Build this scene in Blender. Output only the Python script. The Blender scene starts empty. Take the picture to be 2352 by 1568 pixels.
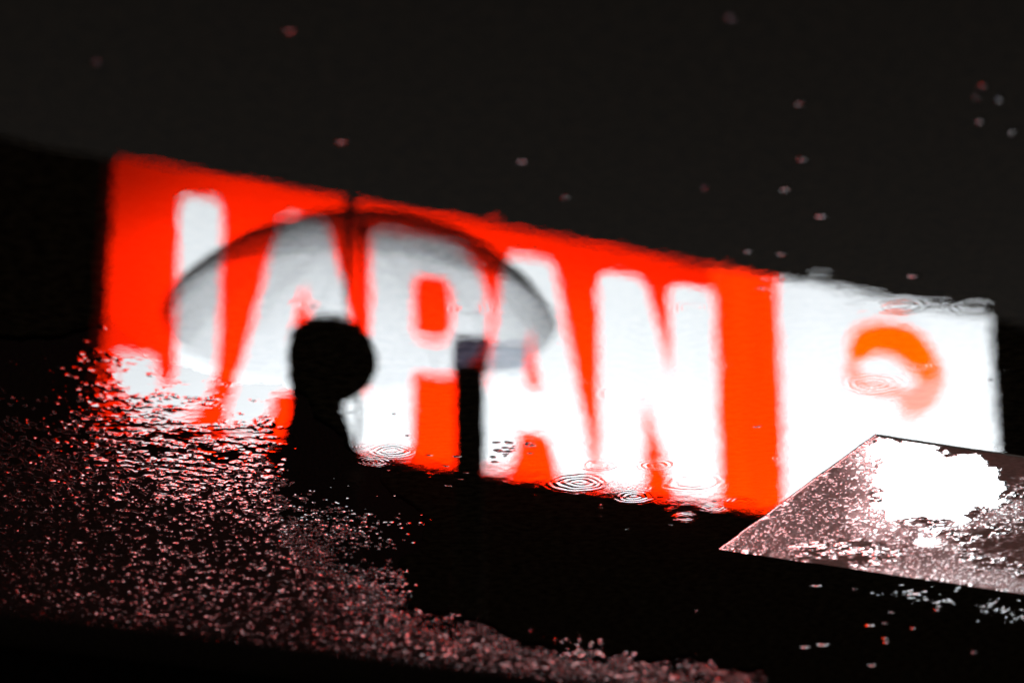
import bpy, bmesh, math, random
import numpy as np
from mathutils import Vector, Matrix
random.seed(7); rng = np.random.default_rng(11)
S = bpy.context.scene; COL = S.collection
# ---------------------------------------------------------------- camera model (held upside down over the puddle)
TH = math.radians(20); F = 5900.0; HC = 1.0; CT, ST = math.cos(TH), math.sin(TH)
def ray(px, py):
    u = (px-1176)/F; v = (py-784)/F
    return (-u, CT+v*ST, -ST+v*CT)
def gnd(px, py, z=0.0):
    dx, dy, dz = ray(px, py); t = (z-HC)/dz
    return (dx*t, dy*t)
def refl_at(px, py, D):            # point at distance y=D seen mirrored in the water at that spot
    dx, dy, dz = ray(px, py); t = D/dy
    return Vector((dx*t, D, -HC-dz*t))
def to_px(x, y, z=0.0):            # arrays
    Z = z-HC; fw = y*CT-Z*ST; dn = y*ST+Z*CT
    return 1176-F*x/fw, 784+F*dn/fw

# ---------------------------------------------------------------- helpers
def link(o, parent=None):
    COL.objects.link(o)
    if parent: o.parent = parent
    return o
def tag(o, label=None, cat=None, group=None, kind=None):
    if label: o['label'] = label
    if cat: o['category'] = cat
    if group: o['group'] = group
    if kind: o['kind'] = kind
    return o
def empty(name, loc=(0,0,0), rz=0.0):
    o = bpy.data.objects.new(name, None); o.location = loc; o.rotation_euler = (0,0,rz); o.empty_display_size = .1
    return link(o)
def obj(name, bm, mat, parent=None, smooth=False):
    me = bpy.data.meshes.new(name); bm.to_mesh(me); bm.free()
    if smooth: me.polygons.foreach_set('use_smooth', [True]*len(me.polygons))
    if mat: me.materials.append(mat)
    return link(bpy.data.objects.new(name, me), parent)
def box(bm, x0, x1, y0, y1, z0, z1, bev=0.0):
    r = bmesh.ops.create_cube(bm, size=1)
    for v in r['verts']:
        v.co = Vector(((x0+x1)/2+v.co.x*(x1-x0), (y0+y1)/2+v.co.y*(y1-y0), (z0+z1)/2+v.co.z*(z1-z0)))
    if bev:
        es = list({e for v in r['verts'] for e in v.link_edges})
        bmesh.ops.bevel(bm, geom=es, offset=bev, segments=2, affect='EDGES', profile=.6)
def tube(bm, pts, rad, seg=12, cap=True):
    pts = [Vector(p) for p in pts]; n = len(pts)
    rad = rad if isinstance(rad, (list, tuple)) else [rad]*n
    rings = []
    for i, p in enumerate(pts):
        t = (pts[min(i+1, n-1)]-pts[max(i-1, 0)]).normalized()
        a = t.orthogonal().normalized() if i == 0 else (a-t*a.dot(t)).normalized()
        b = t.cross(a)
        rings.append([bm.verts.new(p+(a*math.cos(k*2*math.pi/seg)+b*math.sin(k*2*math.pi/seg))*rad[i]) for k in range(seg)])
    for i in range(n-1):
        for k in range(seg):
            bm.faces.new((rings[i][k], rings[i][(k+1) % seg], rings[i+1][(k+1) % seg], rings[i+1][k]))
    if cap:
        bm.faces.new(rings[0][::-1]); bm.faces.new(rings[-1])
def flat_shape(name, loops, depth, mat, parent, y0, bevel=0.004):
    """filled outline (with holes) in the local x-z plane, 'depth' thick, standing on local y=y0"""
    cu = bpy.data.curves.new(name, 'CURVE'); cu.dimensions = '2D'; cu.fill_mode = 'BOTH'
    cu.extrude = depth/2; cu.bevel_depth = bevel; cu.bevel_resolution = 1
    for lp in loops:
        s = cu.splines.new('POLY'); s.points.add(len(lp)-1); s.use_cyclic_u = True
        for p, (x, z) in zip(s.points, lp): p.co = (x, z, 0, 1)
    tmp = bpy.data.objects.new('tmp', cu); COL.objects.link(tmp)
    me = bpy.data.meshes.new_from_object(tmp, depsgraph=bpy.context.evaluated_depsgraph_get())
    bpy.data.objects.remove(tmp)
    me.transform(Matrix(((1,0,0,0),(0,0,1,y0+depth/2+bevel),(0,1,0,0),(0,0,0,1))))
    me.name = name; me.materials.clear(); me.materials.append(mat)
    return link(bpy.data.objects.new(name, me), parent)
# ---------------------------------------------------------------- materials
def mat(name):
    m = bpy.data.materials.new(name); m.use_nodes = True
    nt = m.node_tree; nt.nodes.clear()
    return m, nt, nt.nodes.new('ShaderNodeOutputMaterial')
def nd(nt, typ, **kw):
    n = nt.nodes.new(typ)
    for k, v in kw.items():
        if k in n.inputs.keys(): n.inputs[k].default_value = v
        else: setattr(n, k, v)
    return n
def noise(nt, scale, detail=4, rough=.55, stretch=(1,1,1), space='Object'):
    tc = nd(nt, 'ShaderNodeTexCoord'); mp = nd(nt, 'ShaderNodeMapping'); mp.inputs['Scale'].default_value = stretch
    n = nd(nt, 'ShaderNodeTexNoise'); n.inputs['Scale'].default_value = scale
    n.inputs['Detail'].default_value = detail; n.inputs['Roughness'].default_value = rough
    nt.links.new(tc.outputs[space], mp.inputs['Vector']); nt.links.new(mp.outputs[0], n.inputs['Vector'])
    return n
def ramp(nt, src, stops):
    r = nd(nt, 'ShaderNodeValToRGB'); e = r.color_ramp.elements
    while len(e) < len(stops): e.new(.5)
    for el, (p, c) in zip(e, stops): el.position = p; el.color = (*c, 1)
    nt.links.new(src, r.inputs['Fac']); return r
def pbr(name, c0, c1, scale, rough=.5, bump=0.0, bscale=None, coat=0.0, metal=0.0, spec=.5):
    m, nt, out = mat(name)
    p = nd(nt, 'ShaderNodeBsdfPrincipled'); p.inputs['Roughness'].default_value = rough
    p.inputs['Metallic'].default_value = metal; p.inputs['Specular IOR Level'].default_value = spec
    p.inputs['Coat Weight'].default_value = coat; p.inputs['Coat Roughness'].default_value = .04; p.inputs['Coat IOR'].default_value = 1.33
    n = noise(nt, scale); r = ramp(nt, n.outputs['Fac'], [(.3, c0), (.7, c1)])
    nt.links.new(r.outputs[0], p.inputs['Base Color'])
    if bump:
        b = nd(nt, 'ShaderNodeBump'); b.inputs['Strength'].default_value = bump; b.inputs['Distance'].default_value = .002
        n2 = noise(nt, bscale or scale*3); nt.links.new(n2.outputs['Fac'], b.inputs['Height'])
        nt.links.new(b.outputs[0], p.inputs['Normal'])
    nt.links.new(p.outputs[0], out.inputs['Surface'])
    return m, nt, p
M = {}
M['asphalt'], _, _ = pbr('wet_dark_asphalt', (.006,.004,.002), (.22,.175,.13), 70, .75, .5, 500, spec=.15)
M['wall'], _, _ = pbr('dark_cladding', (.0015,.0015,.0015), (.003,.003,.003), 3, .95, .2, 60, spec=.0)
M['cloth'], _, _ = pbr('black_wool', (.008,.007,.007), (.014,.012,.012), 40, .9, .4, 300, spec=.1)
M['hair'], _, _ = pbr('black_hair', (.006,.005,.005), (.012,.010,.009), 90, .6, .5, 400, spec=.2)
M['skin'], _, _ = pbr('skin', (.30,.18,.13), (.38,.24,.17), 20, .5)
M['shoe'], _, _ = pbr('black_leather', (.008,.008,.008), (.015,.014,.013), 30, .35)
M['metal'], _, _ = pbr('dark_painted_metal', (.012,.012,.013), (.03,.03,.032), 30, .5, metal=.2)
M['steel'], _, _ = pbr('umbrella_steel', (.25,.25,.26), (.45,.45,.46), 30, .35, metal=.9)
M['kerb'], _, _ = pbr('black_kerb_stone', (.004,.003,.003), (.012,.008,.007), 60, .95, .6, 300, spec=.02)
def clear_plastic(name, tint, haze, edge, dens=0.0, grz=.8, power=1.0):
    m, nt, out = mat(name)
    tr = nd(nt, 'ShaderNodeBsdfTransparent'); tr.inputs[0].default_value = (*tint, 1)
    df = nd(nt, 'ShaderNodeBsdfTranslucent'); df.inputs[0].default_value = (*haze, 1)
    d2 = nd(nt, 'ShaderNodeBsdfDiffuse'); d2.inputs[0].default_value = (*haze, 1)
    gl = nd(nt, 'ShaderNodeBsdfGlossy'); gl.inputs['Roughness'].default_value = .15
    lw = nd(nt, 'ShaderNodeLayerWeight'); lw.inputs['Blend'].default_value = edge
    mh = nd(nt, 'ShaderNodeMixShader'); mh.inputs[0].default_value = .5
    nt.links.new(df.outputs[0], mh.inputs[1]); nt.links.new(d2.outputs[0], mh.inputs[2])
    n = noise(nt, 7, 3); mr = nd(nt, 'ShaderNodeMapRange'); mr.inputs['To Min'].default_value = dens; mr.inputs['To Max'].default_value = dens+.08
    nt.links.new(n.outputs['Fac'], mr.inputs['Value'])
    ad = nd(nt, 'ShaderNodeMath', operation='ADD'); ad.use_clamp = True
    pw = nd(nt, 'ShaderNodeMath', operation='MULTIPLY'); pw.inputs[1].default_value = grz
    po_ = nd(nt, 'ShaderNodeMath', operation='POWER'); po_.inputs[1].default_value = power
    nt.links.new(lw.outputs['Facing'], po_.inputs[0]); nt.links.new(po_.outputs[0], pw.inputs[0]); nt.links.new(pw.outputs[0], ad.inputs[0]); nt.links.new(mr.outputs[0], ad.inputs[1])
    mx = nd(nt, 'ShaderNodeMixShader'); nt.links.new(ad.outputs[0], mx.inputs[0])
    nt.links.new(tr.outputs[0], mx.inputs[1]); nt.links.new(mh.outputs[0], mx.inputs[2])
    m2 = nd(nt, 'ShaderNodeMixShader'); m2.inputs[0].default_value = .03
    nt.links.new(mx.outputs[0], m2.inputs[1]); nt.links.new(gl.outputs[0], m2.inputs[2])
    nt.links.new(m2.outputs[0], out.inputs['Surface'])
    return m
M['canopy'] = clear_plastic('clear_umbrella_plastic', (.94,.94,.95), (.50,.34,.34), .5, -.01, 1.0, 1.6)
M['smoke'] = clear_plastic('smoky_plastic', (.33,.30,.36), (.12,.11,.13), .3, .15)
M['tinted'] = clear_plastic('tinted_plastic', (.86,.88,.92), (.4,.4,.42), .2, .03)
def lamp_mat(name, col, lo, hi, xs=1.2, edge=None):
    m, nt, out = mat(name)
    em = nd(nt, 'ShaderNodeEmission'); em.inputs['Color'].default_value = (*col, 1)
    n = noise(nt, 1.1, 2, .5, (xs, 1, .5)); mr = nd(nt, 'ShaderNodeMapRange')
    mr.inputs['From Min'].default_value = .3; mr.inputs['From Max'].default_value = .7
    mr.inputs['To Min'].default_value = lo; mr.inputs['To Max'].default_value = hi
    nt.links.new(n.outputs['Fac'], mr.inputs['Value']); nt.links.new(mr.outputs[0], em.inputs['Strength'])
    if edge:                       # glow falloff put into the emission strength: dimmer towards the left end and the top
        tc = nd(nt, 'ShaderNodeTexCoord'); sp = nd(nt, 'ShaderNodeSeparateXYZ'); nt.links.new(tc.outputs['Object'], sp.inputs[0])
        a = nd(nt, 'ShaderNodeMapRange', interpolation_type='SMOOTHSTEP'); a.inputs['From Max'].default_value = 1.0; a.inputs['To Min'].default_value = .35
        b = nd(nt, 'ShaderNodeMapRange', interpolation_type='SMOOTHSTEP'); b.inputs['From Min'].default_value = 1.62; b.inputs['From Max'].default_value = .9; b.inputs['To Min'].default_value = .35
        nt.links.new(sp.outputs['X'], a.inputs['Value']); nt.links.new(sp.outputs['Z'], b.inputs['Value'])
        u = nd(nt, 'ShaderNodeMath', operation='MULTIPLY'); v = nd(nt, 'ShaderNodeMath', operation='MULTIPLY')
        nt.links.new(a.outputs[0], u.inputs[0]); nt.links.new(b.outputs[0], u.inputs[1]); nt.links.new(u.outputs[0], v.inputs[0]); nt.links.new(mr.outputs[0], v.inputs[1])
        nt.links.new(v.outputs[0], em.inputs['Strength'])
    nt.links.new(em.outputs[0], out.inputs['Surface'])
    return m
M['red'] = lamp_mat('lit_red_acrylic', (1, .0140, .0), 22, 27, edge=True)
M['orange'] = lamp_mat('lit_orange_acrylic', (1, .022, .0), 14, 22, 5)
M['white'] = lamp_mat('lit_white_acrylic', (.91,.965,1.0), 7.2, 8.6)
M['white2'] = lamp_mat('lit_white_panel', (.91,.96,1.0), 6.8, 8.4)
M['pink'] = lamp_mat('lit_pale_red', (1,.38,.30), 7, 8)
M['emblem'] = lamp_mat('lit_orange_emblem', (1,.085,.0), 12, 16)

def water_mat():
    m, nt, out = mat('puddle_water')
    tr = nd(nt, 'ShaderNodeBsdfTransparent'); tr.inputs[0].default_value = (.62,.58,.52,1)
    gl = nd(nt, 'ShaderNodeBsdfGlossy'); gl.inputs['Roughness'].default_value = 0.0; gl.inputs[0].default_value = (1,1,1,1)
    fr = nd(nt, 'ShaderNodeFresnel'); fr.inputs[0].default_value = 1.333
    mx = nd(nt, 'ShaderNodeMixShader')
    nt.links.new(fr.outputs[0], mx.inputs[0]); nt.links.new(tr.outputs[0], mx.inputs[1]); nt.links.new(gl.outputs[0], mx.inputs[2])
    nt.links.new(mx.outputs[0], out.inputs['Surface'])
    return m
M['water'] = water_mat()
def wet_mat(name, c0, c1, scale, bump, bscale, lo_r=.03, hi_r=.55, dry_spec=.04):
    """stone under a water film: the vertex attribute 'wet' is the thickness of the film"""
    m, nt, out = mat(name)
    df = nd(nt, 'ShaderNodeBsdfDiffuse')
    n = noise(nt, scale, 5); r = ramp(nt, n.outputs['Fac'], [(.3, c0), (.7, c1)])
    nt.links.new(r.outputs[0], df.inputs['Color'])
    at = nd(nt, 'ShaderNodeAttribute', attribute_name='wet')
    bm_ = nd(nt, 'ShaderNodeBump'); bm_.inputs['Distance'].default_value = .0006
    n2 = noise(nt, bscale, 3, .6)
    st = nd(nt, 'ShaderNodeMapRange'); st.inputs['From Min'].default_value = 0; st.inputs['From Max'].default_value = 1
    st.inputs['To Min'].default_value = bump; st.inputs['To Max'].default_value = 0.0
    nt.links.new(at.outputs['Fac'], st.inputs['Value']); nt.links.new(st.outputs[0], bm_.inputs['Strength'])
    nt.links.new(n2.outputs['Fac'], bm_.inputs['Height'])
    rr = nd(nt, 'ShaderNodeMapRange'); rr.inputs['To Min'].default_value = hi_r; rr.inputs['To Max'].default_value = lo_r
    nt.links.new(at.outputs['Fac'], rr.inputs['Value'])
    gl = nd(nt, 'ShaderNodeBsdfGlossy')
    nt.links.new(rr.outputs[0], gl.inputs['Roughness']); nt.links.new(bm_.outputs[0], gl.inputs['Normal']); nt.links.new(bm_.outputs[0], df.inputs['Normal'])
    fr = nd(nt, 'ShaderNodeFresnel'); fr.inputs[0].default_value = 1.333; nt.links.new(bm_.outputs[0], fr.inputs['Normal'])
    mx = nd(nt, 'ShaderNodeMixShader')
    sf = nd(nt, 'ShaderNodeMapRange'); sf.inputs['To Min'].default_value = dry_spec; sf.inputs['To Max'].default_value = 1.0
    nt.links.new(at.outputs['Fac'], sf.inputs['Value'])
    fm = nd(nt, 'ShaderNodeMath', operation='MULTIPLY'); nt.links.new(fr.outputs[0], fm.inputs[0]); nt.links.new(sf.outputs[0], fm.inputs[1])
    nt.links.new(fm.outputs[0], mx.inputs[0]); nt.links.new(df.outputs[0], mx.inputs[1]); nt.links.new(gl.outputs[0], mx.inputs[2])
    nt.links.new(mx.outputs[0], out.inputs['Surface'])
    return m
M['film'] = wet_mat('asphalt_under_water_film', (.006,.005,.0045), (.03,.021,.018), 200, .8, 600, .0, .28, .015)
M['slab'] = wet_mat('wet_brown_stone', (.20,.12,.095), (.33,.20,.16), 90, 1.0, 800, .0, .5)

# ---------------------------------------------------------------- numpy noise
def hsh(ix, iy, k=0):
    h = (ix.astype(np.int64)*374761393 + iy.astype(np.int64)*668265263 + k*2147483647) & 0xffffffff
    h = ((h ^ (h >> 13))*1274126177) & 0xffffffff
    h = ((h ^ (h >> 16))*2246822519) & 0xffffffff
    return ((h ^ (h >> 15)) & 0xffffff)/float(0xffffff)
def vnoise(x, y, k=0):
    ix = np.floor(x); iy = np.floor(y); fx = x-ix; fy = y-iy
    fx = fx**3*(fx*(fx*6-15)+10); fy = fy**3*(fy*(fy*6-15)+10)
    a = hsh(ix, iy, k); b = hsh(ix+1, iy, k); c = hsh(ix, iy+1, k); d = hsh(ix+1, iy+1, k)
    return (a+(b-a)*fx)*(1-fy)+(c+(d-c)*fx)*fy
def fbm(x, y, o=4, k=0, g=.5):
    s = 0; a = 1; t = 0
    for i in range(o):
        s = s+a*vnoise(x*2**i+17.3*i, y*2**i-9.1*i, k+i); t += a; a *= g
    return s/t
def caps(x, y, cell, k, rmin=.35, rmax=.75):
    """grains: smooth domes at jittered points, heights 0..1"""
    X = x/cell; Y = y/cell; ix = np.floor(X); iy = np.floor(Y); h = np.zeros_like(X)
    for dx in (-1,0,1):
        for dy in (-1,0,1):
            cx = ix+dx; cy = iy+dy
            px = cx+hsh(cx, cy, k); py = cy+hsh(cx, cy, k+1); r = rmin+(rmax-rmin)*hsh(cx, cy, k+2)
            q = ((X-px)**2+(Y-py)**2)/r**2
            h = np.maximum(h, np.where(q < 1, (1-q)**1.5, 0)*(.35+.65*hsh(cx, cy, k+3))*r/rmax)
    return h
def sstep(a, b, x):
    t = np.clip((x-a)/(b-a), 0, 1); return t*t*(3-2*t)
def smax(a, b, k):
    return .5*(a+b+np.sqrt((a-b)**2+k*k))
def poly_dist(px, py, poly):       # signed distance in photo units, positive inside
    px = px.astype(np.float32); py = py.astype(np.float32)
    d = np.full(px.shape, 1e9, np.float32); ins = np.zeros(px.shape, bool)
    n = len(poly)
    for i in range(n):
        x0, y0 = poly[i]; x1, y1 = poly[(i+1) % n]
        ex, ey = x1-x0, y1-y0; L = ex*ex+ey*ey
        t = np.clip(((px-x0)*ex+(py-y0)*ey)/L, 0, 1)
        d = np.minimum(d, (px-x0-t*ex)**2+(py-y0-t*ey)**2)
        if y0 != y1:
            c = ((y0 > py) != (y1 > py)) & (px < (x1-x0)*(py-y0)/(y1-y0)+x0)
            ins ^= c
    d = np.sqrt(d); return np.where(ins, d, -d)

# ---------------------------------------------------------------- raindrop rings: (photo x, y, radius px, steepness)
RINGS = [(1330,1108,50,.020),(1375,1068,38,.018),(900,1035,38,.017),(835,1025,20,.03),(1000,872,24,.014),(800,945,22,.03),
 (700,697,30,.03),(1075,708,38,.022),(1370,800,12,.02),(1585,707,28,.02),(1570,1187,30,.03),(1378,1162,14,.06),(1375,1186,9,.07),
 (1647,1003,18,.02),(1675,1116,13,.03),(1505,1026,14,.02),(1792,1052,22,.02),(1511,1068,38,.014),(1495,1093,15,.02),(1592,1107,55,.007),
 (1659,1084,14,.03),(1873,1072,12,.02),(1962,707,24,.018),(1884,623,28,.025),(2112,842,24,.03),(2006,881,58,.005),(2006,745,20,.03),(1988,893,24,.02),
 (2296,907,10,.05),(2240,702,42,.014),(2070,702,48,.011),(1790,640,14,.04),(1454,904,58,.006),(1339,879,14,.03),(1592,812,14,.02),
 (1455,1140,34,.03),(1700,1150,28,.03),(1200,520,22,.03),(1140,492,20,.04),(660,500,30,.02),(1520,600,18,.03),(1690,348,16,.06),
 (985,1090,16,.03),(1290,790,14,.02),(2330,850,16,.04),(1230,1140,16,.03),(860,1060,30,.02),(1755,665,14,.04),(2150,690,30,.015),(1930,650,26,.014),
 (1960,1150,16,.02),(1540,1170,18,.03),(1640,1165,24,.03),(1020,1020,14,.04),(545,690,16,.02),(1110,600,18,.03),(1030,860,12,.02)]
for i in range(70):
    RINGS.append((rng.uniform(300,2350), rng.uniform(420,1230), rng.uniform(7,16), rng.uniform(.006,.03)))
for i in range(26):
    x = rng.uniform(1800,2280); RINGS.append((x, 628+(x-1800)*.2+rng.uniform(-10,14), rng.uniform(8,22), rng.uniform(.008,.02)))
for i in range(16):
    x = rng.uniform(1250,1780); RINGS.append((x, 1105+(x-1290)*.165+rng.uniform(-20,14), rng.uniform(8,24), rng.uniform(.01,.03)))
def add_rings(h, X, Y, rings, zsurf=0.0):
    Xc, Yc = X, Y
    for (px, py, R, sl) in rings:
        gx, gy = gnd(px, py, zsurf); dx_, dy_, dz_ = ray(px, py); t = (zsurf-HC)/dz_
        r0 = R/F*t; lam = max(r0/2.6, .0035); w = r0*.55
        rows = np.where(np.abs(Yc[:,0]-gy) < r0*2.4)[0]
        if len(rows) == 0: continue
        a, b = rows[0], rows[-1]+1
        cols = np.where(np.abs(Xc[(a+b)//2]-gx) < r0*2.6)[0]
        if len(cols) == 0: continue
        c, d = cols[0], cols[-1]+1
        x = Xc[a:b, c:d]; y = Yc[a:b, c:d]; r = np.hypot(x-gx, y-gy)
        r = r+(fbm(x/(r0*.9), y/(r0*.9), 2, int(px)%97)-.5)*lam*1.1
        env = np.exp(-((r-r0*.8)/w)**2)*np.clip((r0*2.3-r)/(r0*.8), 0, 1)
        h[a:b, c:d] += sl*lam/(2*math.pi)*env*np.cos(2*math.pi*(r-r0)/lam)*.95
    return h

# ---------------------------------------------------------------- where the puddle shallows out and grains break the surface (photo units)
ROUGH = [(-3000,740),(60,772),(225,765),(262,800),(330,832),(400,868),(470,885),(530,905),(640,912),(690,930),(770,960),(820,1010),(860,1060),(900,1110),(980,1170),(990,1230),
         (930,1300),(960,1370),(1080,1430),(1250,1470),(1500,1505),(1760,1545),(1800,1640),(2000,2600),(-3000,2600)]
SLAB = [(2010,1000),(1650,1262),(2352,1365),(3300,1500),(3300,1190),(2352,1050)]
def surface_height(X, Y):
    PX, PY = to_px(X, Y)
    d = poly_dist(PX, PY, ROUGH)
    d = d+(fbm(X/.05, Y/.09, 3, 5)-.5)*70
    d = d+48*sstep(150, 260, PX)*sstep(760, 640, PX)
    # depth of the stone above (+) or below (-) the water
    base = np.interp(d, [-160,-40,0,60,160,420,800], [-3.0,-1.5,-.75,-.35,-.05,.45,.7])*1e-3
    # sparse patch right of the shallows and below the slab
    d2 = poly_dist(PX, PY, [(1930,1300),(2352,1372),(3000,1470),(3000,1600),(2352,1460),(2150,1410),(1990,1360)])
    base = np.maximum(base, np.interp(d2+(fbm(X/.03, Y/.05, 2, 25)-.5)*60, [-40,0,40], [-3.0,-1.1,-.6])*1e-3)
    d3 = poly_dist(PX, PY, [(640,930),(800,950),(880,1080),(990,1170),(980,1300),(820,1350),(600,1300)])
    base = base - sstep(-30, 60, d3)*.35e-3
    big = caps(X, Y*.72, .0125, 31); mid = caps(X, Y*.8, .0055, 41); fine = fbm(X/.004, Y/.004, 2, 51)
    und = fbm(X/.035, Y/.05, 2, 61)-.5
    far = sstep(1050, 1300, PY)
    base = base + sstep(0, 30, poly_dist(PX, PY, [(900,1405),(1080,1440),(1250,1480),(1500,1510),(1700,1545),(1700,1900),(700,1900)])+(fbm(X/.025, Y/.05, 4, 28)-.5)*130)*.38e-3
    near = 1-sstep(960, 1290, PY+(fbm(X/.06, Y/.1, 2, 77)-.5)*120)
    long_ = fbm(X/.028, Y/.018, 3, 33, .42)-.5
    grain = (1-.66*near)*(big*1.25e-3*(1-.5*far)+mid*.70e-3*(.3+1.1*far)+(fine-.5)*.12e-3*(.2+far))+und*.6e-3*(1-.5*near)+near*long_*.85e-3
    stone = base+grain
    swell = (fbm(X/.09, Y/.13, 2, 3)-.5)*.10e-3+(fbm(X/.03, Y/.045, 2, 4)-.5)*.018e-3
    swell = swell+(fbm(X/.008, Y/.012, 2, 9)-.5)*.0062e-3*(1+1.2*sstep(900,1150,PY))+(fbm(X/.0045, Y/.006, 2, 19)-.5)*.0016e-3+(fbm(X/.0065, Y/.02, 2, 23)-.5)*.0045e-3*sstep(900,1500,PX)
    swell = add_rings(swell, X, Y, RINGS)
    h = smax(stone, swell, .10e-3)-.5*(np.sqrt((stone-swell)**2+1e-8)-np.abs(stone-swell))*0
    emerge = np.clip((stone-swell)/.25e-3, 0, 1)
    return h, d, d2, emerge, swell

def grid_obj(name, X, Y, Z, keep, material, wet=None, kind='structure'):
    ny, nx = X.shape
    k = keep
    idx = np.arange(ny*nx).reshape(ny, nx)
    q = np.stack([idx[:-1,:-1], idx[:-1,1:], idx[1:,1:], idx[1:,:-1]], -1)[k]
    used = np.zeros(ny*nx, bool); used[q.ravel()] = True
    new = np.cumsum(used)-1; q = new[q].astype(np.int32)
    co = np.stack([X, Y, Z], -1).reshape(-1, 3)[used].astype(np.float32)
    me = bpy.data.meshes.new(name); me.vertices.add(len(co)); me.vertices.foreach_set('co', co.ravel())
    me.loops.add(q.size); me.loops.foreach_set('vertex_index', q.ravel())
    me.polygons.add(len(q)); me.polygons.foreach_set('loop_start', np.arange(0, q.size, 4, dtype=np.int32))
    me.update(calc_edges=True)
    me.polygons.foreach_set('use_smooth', np.ones(len(q), bool))
    if wet is not None:
        a = me.attributes.new('wet', 'FLOAT', 'POINT'); a.data.foreach_set('value', wet.reshape(-1)[used].astype(np.float32))
    me.materials.append(material); me.update()
    o = link(bpy.data.objects.new(name, me)); o['kind'] = kind
    return o

def build_surface():
    ny, nx = 1560, 1120
    yd = np.linspace(1.72, 4.85, ny)
    ys = np.concatenate([np.linspace(.2, 1.70, 30), yd, 4.85+np.cumsum(np.linspace(.01, .4, 40))])
    ud = np.linspace(-.232, .232, nx)
    e = .232+np.cumsum(np.geomspace(.002, .16, 40))
    us = np.concatenate([-e[::-1], ud, e])
    U, Yg = np.meshgrid(us, ys)
    X = U*(Yg+.25)
    h, d, d2, em, swell = surface_height(X, Yg)
    # away from the finely meshed middle the surface is smoothed out
    fade = sstep(.30, .236, np.abs(U))*sstep(1.5, 1.72, Yg)*sstep(5.1, 4.85, Yg)
    PXg, PYg = to_px(X, Yg)
    lvl = np.interp(d, [-160, 0, 160, 800], [0, 0, .35, .9])*1e-3
    h = h*fade+lvl*(1-fade)
    dc = .25*(d[:-1,:-1]+d[1:,:-1]+d[:-1,1:]+d[1:,1:]); d2c = .25*(d2[:-1,:-1]+d2[1:,:-1]+d2[:-1,1:]+d2[1:,1:])
    stone = (dc > 12)
    far = sstep(1080, 1260, PYg)
    sd = np.clip(np.maximum(sstep(60, 420, d), .9*far), 0, 1); nz3 = fbm(X/.006, Yg/.011, 3, 44)
    wet = np.clip(1-sstep(.0, .12, em)*sstep(-.012, .012, nz3-(.80-.43*sd-.05*far)), 0, 1)
    grid_obj('puddle', X, Yg, h, ~stone, M['water'])
    grid_obj('wet_asphalt', X, Yg, h, stone, M['film'], wet)
build_surface()
# the ground under the puddle and far around it
bm = bmesh.new(); bmesh.ops.create_grid(bm, x_segments=8, y_segments=8, size=60)
g = obj('ground', bm, M['asphalt']); g.location = (0, 20, -.006); tag(g, kind='structure')

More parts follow.
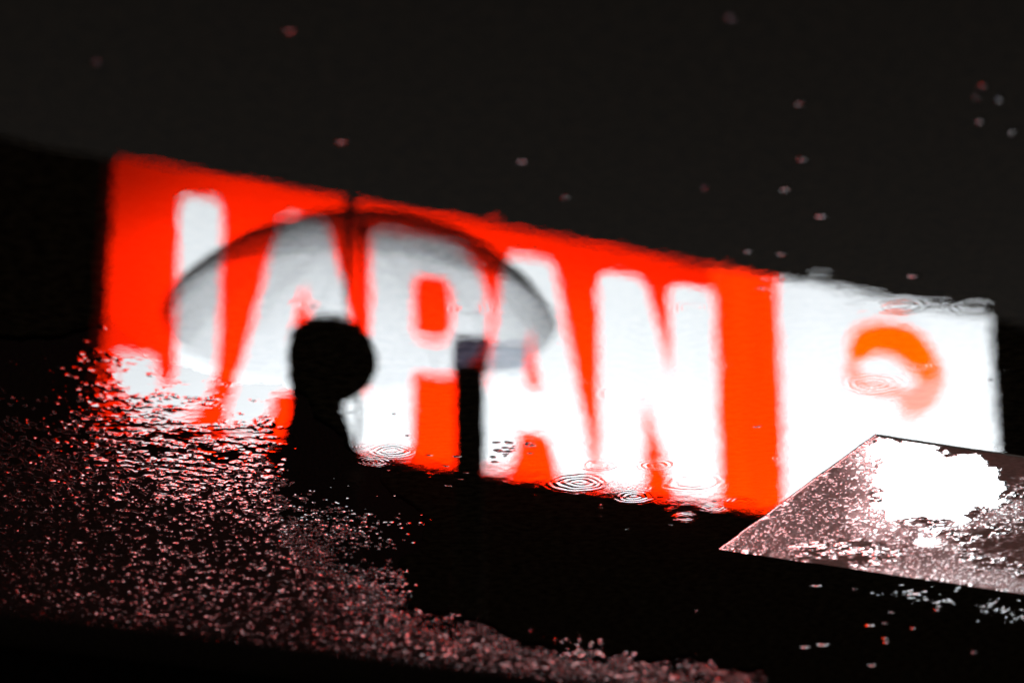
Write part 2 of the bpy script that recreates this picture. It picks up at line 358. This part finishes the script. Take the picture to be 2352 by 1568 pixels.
# ---------------------------------------------------------------- paving slab at the right
def build_slab():
    zt = .0016
    A = Vector(gnd(2010,1000,zt)); B = Vector(gnd(1650,1262,zt)); R = Vector(gnd(2352,1050,zt)); R2 = Vector(gnd(2352,1365,zt))
    eB = (R2-B).normalized(); eA = (R-A).normalized(); e = (eA+eB).normalized()
    LA = 1.15
    n1, n2 = 900, 800
    s = np.linspace(0, LA, n1)[None, :]; t = np.linspace(0, 1, n2)[:, None]
    wob = (fbm(t*9, t*0, 3, 71)-.5)*.003; wobs = (fbm(s*14, s*0, 2, 72)-.5)*.004
    EA = np.array(eA); EB = np.array(eB)
    P0 = np.array(A)*(1-t)[...,None]+np.array(B)*t[...,None] if False else None
    X = A.x*(1-t)+B.x*t+s*(EA[0]*(1-t)+EB[0]*t)-wob*(1-s/LA)
    Y = A.y*(1-t)+B.y*t+s*(EA[1]*(1-t)+EB[1]*t)+wobs*np.ones_like(t)
    PX, PY = to_px(X, Y, zt)
    pool = poly_dist(PX, PY, [(2020,1004),(2140,1024),(2250,1046),(2296,1060),(2312,1100),(2318,1150),(2300,1160),(2240,1165),(2235,1185),(2270,1195),(2240,1215),(2160,1222),(2130,1215),
                              (2180,1200),(2150,1180),(2090,1190),(2070,1200),(2010,1195),(2000,1160),(2030,1130),(2000,1110),(2010,1070),(1995,1040)])
    film = poly_dist(PX, PY, [(2010,998),(1830,1130),(1650,1262),(1790,1282),(1850,1240),(1950,1235),(2020,1250),(2090,1260),(2060,1290),(1990,1310),(2352,1366),(2600,1400),
                              (2330,1320),(2200,1290),(2190,1250),(2140,1225),(2350,1190),(2450,1180),(2450,1140),(2340,1150),(2240,1200),(2100,1210),(2000,1150),(2030,1060)])
    nz = (fbm(X/.03, Y/.05, 6, 81, .68)-.5)
    pool = pool-6+nz*70; film = film+(fbm(X/.025, Y/.035, 5, 85, .66)-.5)*55
    inp = sstep(-2.5, 2.5, pool)
    tex = fbm(X/.006, Y/.008, 4, 91, .6)-.5
    c1 = caps(X, Y*.8, .011, 95); c2 = caps(X, Y*.8, .006, 98)
    fm = sstep(-12, 16, film)
    drops = np.where(hsh(np.floor(X/.012), np.floor(Y/.016), 7) > .5, c1, 0)+.6*np.where(hsh(np.floor(X/.009), np.floor(Y/.012), 8) > .6, c2, 0)
    gate = sstep(-60, -5, film)
    Zr = fm*(tex*.42e-3+c2*.16e-3)+(1-fm)*(drops*gate*.8e-3)
    edge = sstep(-14, 0, pool)*(1-sstep(0, 10, pool))
    Zp = np.full(X.shape, .25e-3)+(fbm(X/.03, Y/.04, 2, 99)-.5)*.012e-3
    Zp = add_rings(Zp, X, Y, [(2086,1162,30,.02),(2029,1187,20,.025),(2300,1111,32,.03),(1900,1120,14,.02)], zt)
    Zr = add_rings(Zr, X, Y, [(2130,1245,32,.12),(2190,1236,16,.1)], zt)
    Z = zt+Zr*(1-inp)+Zp*inp
    em = np.clip(fm*(.11+.46*sstep(.52,.72,fbm(X/.0030, Y/.0065, 3, 93))+.24*sstep(1270,1330,PY)+.45*sstep(-85,-5,pool)*(.4+.9*fbm(X/.012, Y/.014, 4, 96)))+(1-fm)*np.clip(drops*gate*4,0,1)*.95+sstep(20,6,np.hypot(PX-2130,(PY-1245)*3)*.5), 0, 1)
    wet = np.maximum(inp, em)
    # rounded arris at the rim
    m = np.minimum(np.minimum(s, LA-s)*np.ones_like(t), np.minimum(t, 1-t)*.9*np.ones_like(s))
    Z = Z-.0012*(1-sstep(0, .006, m)); wet = np.maximum(wet, .8*(1-sstep(.001,.005,m)))
    o = grid_obj('paving_slab', X, Y, Z, np.ones((n2-1, n1-1), bool), M['slab'], wet, kind='thing')
    # the sides of the slab
    me = o.data; b = bmesh.new(); b.from_mesh(me)
    be = [e_ for e_ in b.edges if e_.is_boundary]
    r = bmesh.ops.extrude_edge_only(b, edges=be)
    for v in r['geom']:
        if isinstance(v, bmesh.types.BMVert): v.co.z = -.03
    b.to_mesh(me); b.free()
    tag(o, 'brown paving slab with raised edge, half covered by shallow rainwater, at the puddle edge', 'paving slab', kind='thing')
build_slab()

# ---------------------------------------------------------------- kerb beyond the shallows
K0 = Vector(gnd(-300,1445)); K1 = Vector(gnd(960,1592)); kd = (K1-K0).normalized()
bm = bmesh.new()
a = K0-kd*4; b_ = K1+kd*5; nrm = Vector((-kd.y, kd.x))
if nrm.y < 0: nrm = -nrm
prof = [(0.0,-.01),(.004,.10),(.018,.118),(.15,.12),(.15,-.01)]
N = 60; rings = []
for i in range(N+1):
    p = a.lerp(b_, i/N); rings.append([bm.verts.new((p.x+nrm.x*q, p.y+nrm.y*q, z+(random.random()-.5)*.002)) for q, z in prof])
for i in range(N):
    for j in range(4): bm.faces.new((rings[i][j], rings[i+1][j], rings[i+1][j+1], rings[i][j+1]))
k = obj('kerb', bm, M['kerb']); tag(k, kind='structure')

# ---------------------------------------------------------------- the lit sign on its building
DL = 14.0
TL = refl_at(250, 345, DL); ZT = TL.z
dx, dy, dz = ray(2286, 722); DR = (ZT+HC)/(-dz/dy); TR = refl_at(2286, 722, DR)
ZB = refl_at(240, 945, DL).z
E = (TR-TL); E.z = 0; WID = E.length; E.normalize(); ANG = math.atan2(E.y, E.x); NRM = Vector((-E.y, E.x, 0))
def loc_of(px, py):               # photo position in the mirror image -> (local x, height) on the sign face
    dx, dy, dz = ray(px, py); o = Vector((0,0,-HC)); d = Vector((dx, dy, -dz))
    t = (TL-o).dot(NRM)/d.dot(NRM); p = o+d*t
    return (p-TL).dot(E), p.z
XW = loc_of(1797, 850)[0]         # where red meets white
XS = loc_of(812, 500)[0]          # joint between the two red boxes
H = ZT-ZB
def rbox(name, x0, x1, m, parent, y0, y1, z0, z1, bev=.01):
    bm = bmesh.new(); box(bm, x0, x1, y0, y1, z0, z1, bev); return obj(name, bm, m, parent)
sign = empty('illuminated_sign', (TL.x, TL.y, ZB), ANG)
tag(sign, 'long red lit sign with bold white capitals JAPAN under the roof edge', 'sign')
rbox('light_box', .07, XS-.055, M['red'], sign, -.12, .0, .02, H-.02, .02)
rbox('light_box', XS+.045, loc_of(1625,900)[0]+.06, M['red'], sign, -.12, .0, .02, H-.02, .02)
rbox('light_box', loc_of(1625,900)[0]+.064, XW-.006, M['orange'], sign, -.12, .0, .02, H-.02, .02)
rbox('back_frame', 0, XW, M['metal'], sign, -.18, -.122, 0, H, .005)
def LX(px, py): return loc_of(px, py)[0]
zt_ = loc_of(1425, 634)[1]-ZB; zb_ = loc_of(1600, 1143)[1]-ZB; h_ = zt_-zb_
def arc(cx, cz, rx, rz, a0, a1, n=14):
    return [(cx+rx*math.cos(math.radians(a0+(a1-a0)*i/n)), cz+rz*math.sin(math.radians(a0+(a1-a0)*i/n))) for i in range(n+1)]
def Apts(xl, al, ar, xr, w):
    def L(t): return xl+(al-xl)*t
    def Rr(t): return xr+(ar-xr)*t
    o1 = [(xl,zb_),(al,zt_),(ar,zt_),(xr,zb_),(xr-w,zb_),(Rr(.2)-w,zb_+.2*h_),(L(.2)+w,zb_+.2*h_),(xl+w,zb_)]
    t1, t2 = .38, .72
    hole = [(L(t1)+w,zb_+t1*h_),((L(t2)+Rr(t2))/2, zb_+t2*h_),(Rr(t1)-w,zb_+t1*h_)]
    return [o1, hole]
letters = []
jx0, jx1, jh = LX(408,500), LX(512,500), LX(258,850)
jx0 += .015; jx1 -= .015; w = jx1-jx0; cz = zb_+.27*h_
cx = (jh+jx1)/2; ro = (jx1-jh)/2; ri = ro-w*.95
letters.append([[(jx1,zt_)]+[(jx1,cz)]+arc(cx,cz,ro,cz-zb_,0,-180,18)+[(jh+w*.95,cz)]+arc(cx,cz,ri,cz-zb_-w*.8,-180,0,14)[1:]+[(jx0+w*.05,cz),(jx0,zt_)]])
letters.append(Apts(LX(515,900), LX(643,560), LX(745,560), LX(868,900), w*.98))
px0, px1, pr = LX(846,800), LX(946,800), LX(1118,700)
px0 += .01; px1 -= .01
def Pp():
    zc0 = zt_-.61*h_; rz = .305*h_; cxp = pr-.30*h_*.75; rx = pr-cxp
    out = [(px0,zb_),(px0,zt_)]+arc(cxp,zt_-rz,rx,rz,90,-90,16)+[(px1,zc0),(px1,zb_)]
    ix = rx-w*.92; iz = rz-.150*h_
    hole = [(px1+.0,zt_-.155*h_)]+arc(cxp,zt_-rz,ix,iz,90,-90,12)+[(px1,zt_-.155*h_-2*iz)]
    return [out, hole]
letters.append(Pp())
letters.append(Apts(LX(1088,1080), LX(1160,620), LX(1262,620), LX(1362,1100), w*.98))
n0,n1,n2,n3 = LX(1368,700), LX(1478,700), LX(1532,700), LX(1640,700)
n0 += .015; n1 -= .015; n2 += .015; n3 -= .015
letters.append([[(n0,zb_),(n0,zt_),(n1,zt_),(n2,zb_+.47*h_),(n2,zt_),(n3,zt_),(n3,zb_),(n2+.02,zb_),(n1-.02,zb_+.47*h_),(n1-.02,zb_)]])
def rounded(lp, d=.075):
    out = []; n = len(lp)
    for i in range(n):
        a, b, c = Vector(lp[i-1]), Vector(lp[i]), Vector(lp[(i+1) % n])
        u, v = a-b, c-b; k1 = min(d, u.length*.45); k2 = min(d, v.length*.45)
        p = b+u.normalized()*k1; q_ = b+v.normalized()*k2
        if (u.normalized()+v.normalized()).length < .4: out.append(tuple(b)); continue
        for t in (0,.25,.5,.75,1): out.append(tuple(p*(1-t)**2+b*2*t*(1-t)+q_*t*t))
    return out
for L_ in letters: flat_shape('letter', [rounded(l) for l in L_], .03, M['white'], sign, .004, .003)

# white panel
pan = empty('emblem_sign', (TL.x+E.x*(XW+.006), TL.y+E.y*(XW+.006), ZB), ANG)
tag(pan, 'square white lit panel with an orange emblem beside the red sign', 'sign')
rbox('light_box', .0, WID-XW-.045, M['white2'], pan, -.12, .0, .02, H-.02, .03)
rbox('back_frame', 0, WID-XW-.006, M['metal'], pan, -.18, -.122, 0, H, .005)
def pl(pts): return [(loc_of(x, y)[0]-XW-.006, loc_of(x, y)[1]-ZB) for x, y in pts]
def smooth_loop(pts, n=5):
    out = []; m = len(pts)
    for i in range(m):
        p0, p1, p2, p3 = [Vector(pts[(i+j-1) % m]) for j in range(4)]
        for k in range(n):
            t = k/n
            out.append(tuple(.5*((2*p1)+(-p0+p2)*t+(2*p0-5*p1+4*p2-p3)*t*t+(-p0+3*p1-3*p2+p3)*t**3)))
    return out
flat_shape('emblem', [smooth_loop(pl([(1945,800),(1955,765),(1990,742),(2040,738),(2090,752),(2125,785),(2148,830),(2140,870),(2110,872),(2085,845),(2050,822),(2000,815),(1962,835)]))], .012, M['emblem'], pan, .005, .002)
flat_shape('emblem_tail', [smooth_loop(pl([(2112,826),(2158,828),(2168,880),(2150,915),(2128,945),(2092,958),(2062,948),(2070,925),(2050,915),(1990,905),(1950,880),(1940,838),(1962,836),(1985,868),(2040,880),(2085,895),(2112,870)]))], .008, M['pink'], pan, .002, .002)

# building carrying the sign
bl = empty('shop_building', (TL.x, TL.y, 0), ANG)
tag(bl, 'low dark flat roofed building that carries the red and white lit signs', 'building')
bm = bmesh.new(); box(bm, -7, WID+9, -6.0, -.19, 0, ZT-.02, .02); obj('wall', bm, M['wall'], bl)
bm = bmesh.new(); box(bm, -7.05, WID+9.05, -.22, -.182, ZT-.015, ZT+.03, .004); obj('roof_edge', bm, M['wall'], bl)
M['glass'], _, _ = pbr('dark_window_glass', (.004,.004,.005), (.006,.006,.007), 2, .25, spec=.1)
for i in range(6):
    x = -6+i*2.9
    bm = bmesh.new(); box(bm, x, x+2.2, -.188, -.15, .3, 2.3, .01); f = obj('window', bm, M['metal'], bl)
    bm = bmesh.new(); box(bm, x+.08, x+2.12, -.149, -.14, .38, 2.22); obj('pane', bm, M['glass'], f)

# ---------------------------------------------------------------- person under a clear umbrella
PD = 7.4
hc = refl_at(758, 832, PD)         # centre of the head
px_, pz_ = hc.x, hc.z
per = empty('person', (px_, PD, 0)); tag(per, 'person in a long dark hooded coat seen side on, holding a clear umbrella', 'person')
def skin_mesh(name, verts, edges, m, parent, root=0, sub=2):
    me = bpy.data.meshes.new(name); me.from_pydata([v[:3] for v in verts], edges, [])
    o = link(bpy.data.objects.new(name, me), parent)
    sk = o.modifiers.new('skin', 'SKIN'); sk.use_smooth_shade = True
    for i, v in enumerate(verts):
        r = v[3]; me.skin_vertices[0].data[i].radius = (r, v[4] if len(v) > 4 else r); me.skin_vertices[0].data[i].use_root = (i == root)
    ss = o.modifiers.new('sub', 'SUBSURF'); ss.levels = sub; ss.render_levels = sub
    dg = bpy.context.evaluated_depsgraph_get(); m2 = bpy.data.meshes.new_from_object(o.evaluated_get(dg), depsgraph=dg)
    o.modifiers.clear(); o.data = m2; m2.name = name
    m2.materials.clear(); m2.materials.append(m); m2.polygons.foreach_set('use_smooth', [True]*len(m2.polygons))
    return o
# faces +x (photo left); the hand with the umbrella shaft is in front of the chest
G = Vector((-.09, -.04, 1.22))     # grip, local
body_v = [(.03,0,.92,.10,.14),(.04,0,1.10,.09,.14),(.04,0,1.30,.085,.15),(.04,0,1.42,.055,.10),(0.015,0,1.50,.055),(.02,0,1.58,.06),      # 0-5 trunk, neck
  (.05,-.17,1.37,.05),(.03,-.21,1.14,.045),(-.06,-.12,1.18,.033),(G.x+.01,G.y-.035,G.z-.01,.025),       # 6-9 near arm to grip
  (.05,.17,1.37,.05),(-.02,.20,1.10,.043),(.05,.19,.86,.032),(.07,.18,.80,.024),                              # 10-13 far arm
  (.0,-.09,.86,.10),(.10,-.09,.48,.062),(.06,-.09,.09,.042),(.19,-.09,.035,.035),                              # 14-17 near leg
  (.0,.09,.86,.10),(-.04,.09,.48,.062),(-.18,.09,.12,.042),(-.07,.09,.04,.035)]                               # far leg
body_e = [(0,1),(1,2),(2,3),(3,4),(4,5),(3,6),(6,7),(7,8),(8,9),(3,10),(10,11),(11,12),(12,13),(0,14),(14,15),(15,16),(16,17),(0,18),(18,19),(19,20),(20,21)]
skin_mesh('body', body_v, body_e, M['cloth'], per)
HZ = pz_+.0
def head():
    bm = bmesh.new(); bmesh.ops.create_uvsphere(bm, u_segments=40, v_segments=28, radius=1)
    for v in bm.verts:
        x, y, z = v.co; f = max(0, x)
        jaw = 1-.28*max(0, -z)**1.3
        nx = x*.100*jaw; ny = y*.078*jaw; nz = z*.122
        if x > .2:
            nose = math.exp(-((y/.16)**2+((z+.08)/.17)**2))*.024*(1-.4*(z+.08)); nx += nose
            nx -= .010*(math.exp(-(((abs(y)-.38)/.16)**2+((z-.06)/.10)**2)))
            nx += .006*math.exp(-((y/.25)**2+((z+.42)/.05)**2))-.004*math.exp(-((y/.25)**2+((z+.47)/.02)**2))
            nx += .010*math.exp(-((y/.3)**2+((z+.8)/.16)**2))
        v.co = (nx-.004, ny, nz+HZ)
    for s in (-1, 1):
        r = bmesh.ops.create_uvsphere(bm, u_segments=12, v_segments=8, radius=1)
        for v in r['verts']: v.co = Vector((v.co.x*.018+.01, s*(.077+v.co.y*.008), v.co.z*.032+HZ-.005))
    return bm
obj('head', head(), M['skin'], per, True)
bm = bmesh.new(); bmesh.ops.create_uvsphere(bm, u_segments=48, v_segments=32, radius=1)
for v in list(bm.verts):
    x, y, z = v.co; n = .006*math.sin(9*x+3*z)*math.sin(11*y-4*z)
    cut = max(0, x-.25)*1.0
    v.co = Vector((min(x, .90)*.143+n*.5, y*.112+n*.5, z*.145+HZ+.006+(.02*max(0, x) if z > 0 else 0)))
bmesh.ops.delete(bm, geom=[v for v in bm.verts if v.co.x > .1285], context='VERTS'); obj('hood', bm, M['cloth'], per, True)
for s in (-1, 1):
    bm = bmesh.new(); bmesh.ops.create_uvsphere(bm, u_segments=10, v_segments=8, radius=.011)
    for v in bm.verts: v.co += Vector((.084, s*.030, HZ+.006))
    obj('eye', bm, M['steel'], per, True)
hv = [(G.x+.01,G.y-.04,G.z-.01,.022),(G.x+.0,G.y-.03,G.z+.015,.022),(G.x-.005,G.y-.028,G.z+.035,.020)]; he = [(0,1),(1,2)]
for i in range(4):
    z = G.z-.02+i*.020; b0 = len(hv); r = .0085-.0006*abs(i-2)
    hv += [(G.x+.018,G.y-.014,z,r),(G.x+.020,G.y+.010,z,r),(G.x+.002,G.y+.022,z-.001,r*.9),(G.x-.014,G.y+.012,z-.002,r*.85)]
    he += [(1,b0),(b0,b0+1),(b0+1,b0+2),(b0+2,b0+3)]
b0 = len(hv); hv += [(G.x-.018,G.y-.012,G.z+.03,.010),(G.x-.012,G.y+.010,G.z+.045,.009),(G.x+.004,G.y+.016,G.z+.048,.008)]; he += [(1,b0),(b0,b0+1),(b0+1,b0+2)]
skin_mesh('hand', hv, he, M['skin'], per, 0, 1)
# long coat skirt and shoes
bm = bmesh.new(); rg = []
for j, (z, rx, ry) in enumerate([(1.53,.075,.09),(1.47,.072,.10),(1.42,.075,.19),(1.30,.10,.205),(1.12,.11,.20),(.98,.125,.20),(.75,.16,.225),(.50,.225,.245),(.48,.215,.235)]):
    rg.append([bm.verts.new((.01+rx*math.cos(a)*(1+.03*math.sin(5*a+j*.4))+(.035 if z > .9 else .02), ry*math.sin(a)*(1+.03*math.sin(7*a)), z)) for a in [i*2*math.pi/36 for i in range(36)]])
for a, b in zip(rg[:-1], rg[1:]):
    for i in range(36): bm.faces.new((a[i], a[(i+1) % 36], b[(i+1) % 36], b[i]))
obj('coat', bm, M['cloth'], per, True)
for (x, y, t) in ((.13,-.09,0), (-.12,.09,.03)):
    bm = bmesh.new(); bmesh.ops.create_uvsphere(bm, u_segments=20, v_segments=12, radius=1)
    for v in bm.verts: v.co = Vector((x+v.co.x*.14, y+v.co.y*.047*(1-.15*v.co.x), max(.0, .045+v.co.z*.052*(1-.35*v.co.x))+t))
    obj('shoe', bm, M['shoe'], per, True)

# umbrella
ap = refl_at(836, 540, PD); um = empty('umbrella', (px_+G.x, PD+G.y, 0))
tag(um, 'clear plastic domed umbrella held up over the person in dark clothes', 'umbrella')
top = Vector((ap.x-(px_+G.x), .0, ap.z)); RR = .605; HH = .31; ax = (top-Vector((0,0,G.z))).normalized()
q = Vector((0,0,1)).rotation_difference((ax*.35+Vector((-.02,0,1))*.65).normalized()); rotm = q.to_matrix()
def dome(r, a, NR=16):
    k = abs(((a*NR/(2*math.pi)) % 1)-.5)*2           # 0 mid panel, 1 at rib
    rim = RR*(1-.006*(1-k*k)); z = -HH*(1-math.sqrt(max(0, 1-(r*.93)**2)))/(1-math.sqrt(1-.93**2))
    z += -.003*(1-k*k)*r
    return top+rotm@Vector((rim*r*math.cos(a), rim*r*math.sin(a), z))
bm = bmesh.new(); NA = 128; NRd = 24; rows = []
c = bm.verts.new(dome(0, 0))
for j in range(1, NRd+1): rows.append([bm.verts.new(dome(j/NRd, 2*math.pi*i/NA)) for i in range(NA)])
for i in range(NA): bm.faces.new((c, rows[0][i], rows[0][(i+1) % NA]))
for a, b in zip(rows[:-1], rows[1:]):
    for i in range(NA): bm.faces.new((a[i], b[i], b[(i+1) % NA], a[(i+1) % NA]))
obj('canopy', bm, M['canopy'], um, True)
for k_ in range(16):
    a = 2*math.pi*(k_+.0)/16
    bm = bmesh.new(); tube(bm, [dome(r/10, a)-Vector((0,0,.004)) for r in range(0, 11)], .0011, 6); obj('rib', bm, M['steel'], um, True)
sh_b = Vector((0,0,G.z-.06))
bm = bmesh.new(); tube(bm, [sh_b, top], .0065, 10); obj('shaft', bm, M['steel'], um, True)
bm = bmesh.new(); tube(bm, [top-ax*.02, top+ax*.02, top+ax*.07], [.014,.008,.004], 10); obj('ferrule', bm, M['metal'], um, True)
bm = bmesh.new(); tube(bm, [Vector((0,0,G.z+.05)), Vector((0,0,G.z-.07))]+[Vector((-.03+.03*math.cos(t), 0, G.z-.07-.03*math.sin(t))) for t in [math.pi*i/8 for i in range(1, 9)]], .011, 10); obj('handle', bm, M['metal'], um, True)

# guessed slim post and plastic box, added for a dark gap under a grey smudge
QD = 8.2
q0 = refl_at(1080, 850, QD); qt = refl_at(1080, 782, QD)
po = empty('guessed_post', (q0.x, QD, 0)); tag(po, 'guessed slim dark post with a smoky grey plastic box, standing in for a dark gap beside the umbrella', 'post')
bm = bmesh.new(); tube(bm, [(0,0,0),(0,0,.03),(0,0,.031),(0,0,q0.z)], [.10,.10,.052,.050], 20); obj('pole', bm, M['cloth'], po, True)
bm = bmesh.new(); box(bm, -.06, .056, -.05, .05, q0.z, qt.z, .008); obj('smoky_box', bm, M['smoke'], po)  # plain smoky box without a lamp, added for the grey smudge
bm = bmesh.new(); box(bm, -.215, -.062, -.02, .02, q0.z+.0, qt.z-.012, .006); obj('side_plate', bm, M['tinted'], po)

# ---------------------------------------------------------------- drops and bubbles standing on the water
def dome_drop(name, px, py, r, flat, zs=0.0, label=None, group=None):
    x, y = gnd(px, py, zs)
    bm = bmesh.new(); n = 20; m = 8; rows = []
    c = bm.verts.new((0,0,flat))
    for j in range(1, m+1):
        t = j/m; rr = r*t; z = flat*(1-t*t)**1.2-.0002*t
        rows.append([bm.verts.new((rr*math.cos(2*math.pi*i/n), rr*math.sin(2*math.pi*i/n), z)) for i in range(n)])
    for i in range(n): bm.faces.new((c, rows[0][i], rows[0][(i+1) % n]))
    for a, b in zip(rows[:-1], rows[1:]):
        for i in range(n): bm.faces.new((a[i], b[i], b[(i+1) % n], a[(i+1) % n]))
    o = obj(name, bm, M['water'], None, True); o.location = (x, y, zs+.0002)
    return tag(o, label, 'water drop', group)
SETS = [
 ('clustered drops in front of the second letter A', 'tiny bubble in the cluster floating by the second letter A',
  [(1150+random.uniform(-20,75), 1035+random.uniform(-22,26), random.uniform(5,11)) for i in range(26)]),
 ('blurred drops in the near dark water', 'blurred pale drop resting on the dark near water',
  [(662,70,15),(1888,496,14),(1805,435,12),(1197,370,11),(1840,238,11),(1843,365,10),(1620,430,10),(1298,452,9),(2262,195,12),(2300,228,11),(2247,222,10),(2255,278,11),(2330,302,11),(785,325,11),(218,140,9),(1680,40,10)]),
 ('drops on the water along the roof reflection', 'pale drop on the water just over the white reflection', [(2102,633,16),(1748,662,11),(1797,583,12),(1758,640,9),(1716,578,9)]),
 ('drops on the dark water below the slab', 'small bright drop on black water below the brown slab',
  [(1875,1345,12),(1890,1480,14),(1848,1486,11),(1998,1436,12),(2035,1465,10),(2037,1475,9),(1640,1150,7),(2155,1400,12),(2050,1405,9),(2005,1527,11),(2240,1497,10),(2035,1430,9),(2100,1442,10),(1600,1402,5),(1965,1352,7)]),
 ('drops on the reflection of the letters', 'small drop on the bright reflected letters',
  [(985,1045,9),(1050,1048,11),(1025,1070,7),(1070,1085,6),(1060,1100,6),(1030,1115,8),(1540,1205,5),(1440,1215,4),(935,1000,6),(1738,980,8),(1745,978,6),(905,950,5),(2276,872,7)]),
]
def py_near(y): return y < 700
for grp, lab, lst in SETS:
    for (x, y, r) in lst:
        dx_, dy_, dz_ = ray(x, y); t = HC/-dz_
        rr = r/F*t; dome_drop('water_drop', x, y, rr, rr*(random.uniform(.04,.13) if py_near(y) else random.uniform(.06,.12)), 0, lab, grp)

# ---------------------------------------------------------------- night sky, camera, render
w = bpy.data.worlds.new('World'); S.world = w; w.use_nodes = True
bg = w.node_tree.nodes['Background']; bg.inputs[0].default_value = (.066,.060,.055,1); bg.inputs[1].default_value = 1.0
cam = bpy.data.cameras.new('camera'); co = link(bpy.data.objects.new('camera', cam)); S.camera = co
co.matrix_world = Matrix(((-1,0,0,0),(0,-ST,-CT,0),(0,-CT,ST,HC),(0,0,0,1)))
cam.sensor_width = 36; cam.lens = F/2352*36; cam.clip_start = .05; cam.clip_end = 500
cam.dof.use_dof = True; cam.dof.focus_distance = 3.45; cam.dof.aperture_fstop = 3.1
S.view_settings.view_transform = 'Standard'; S.view_settings.look = 'None'; S.view_settings.exposure = 0; S.view_settings.gamma = 1
c = S.cycles; c.max_bounces = 8; c.transparent_max_bounces = 16; c.sample_clamp_indirect = 20; c.sample_clamp_direct = 0
c.caustics_reflective = False; c.caustics_refractive = False; c.blur_glossy = 0.0
c.use_denoising = True; c.use_adaptive_sampling = False
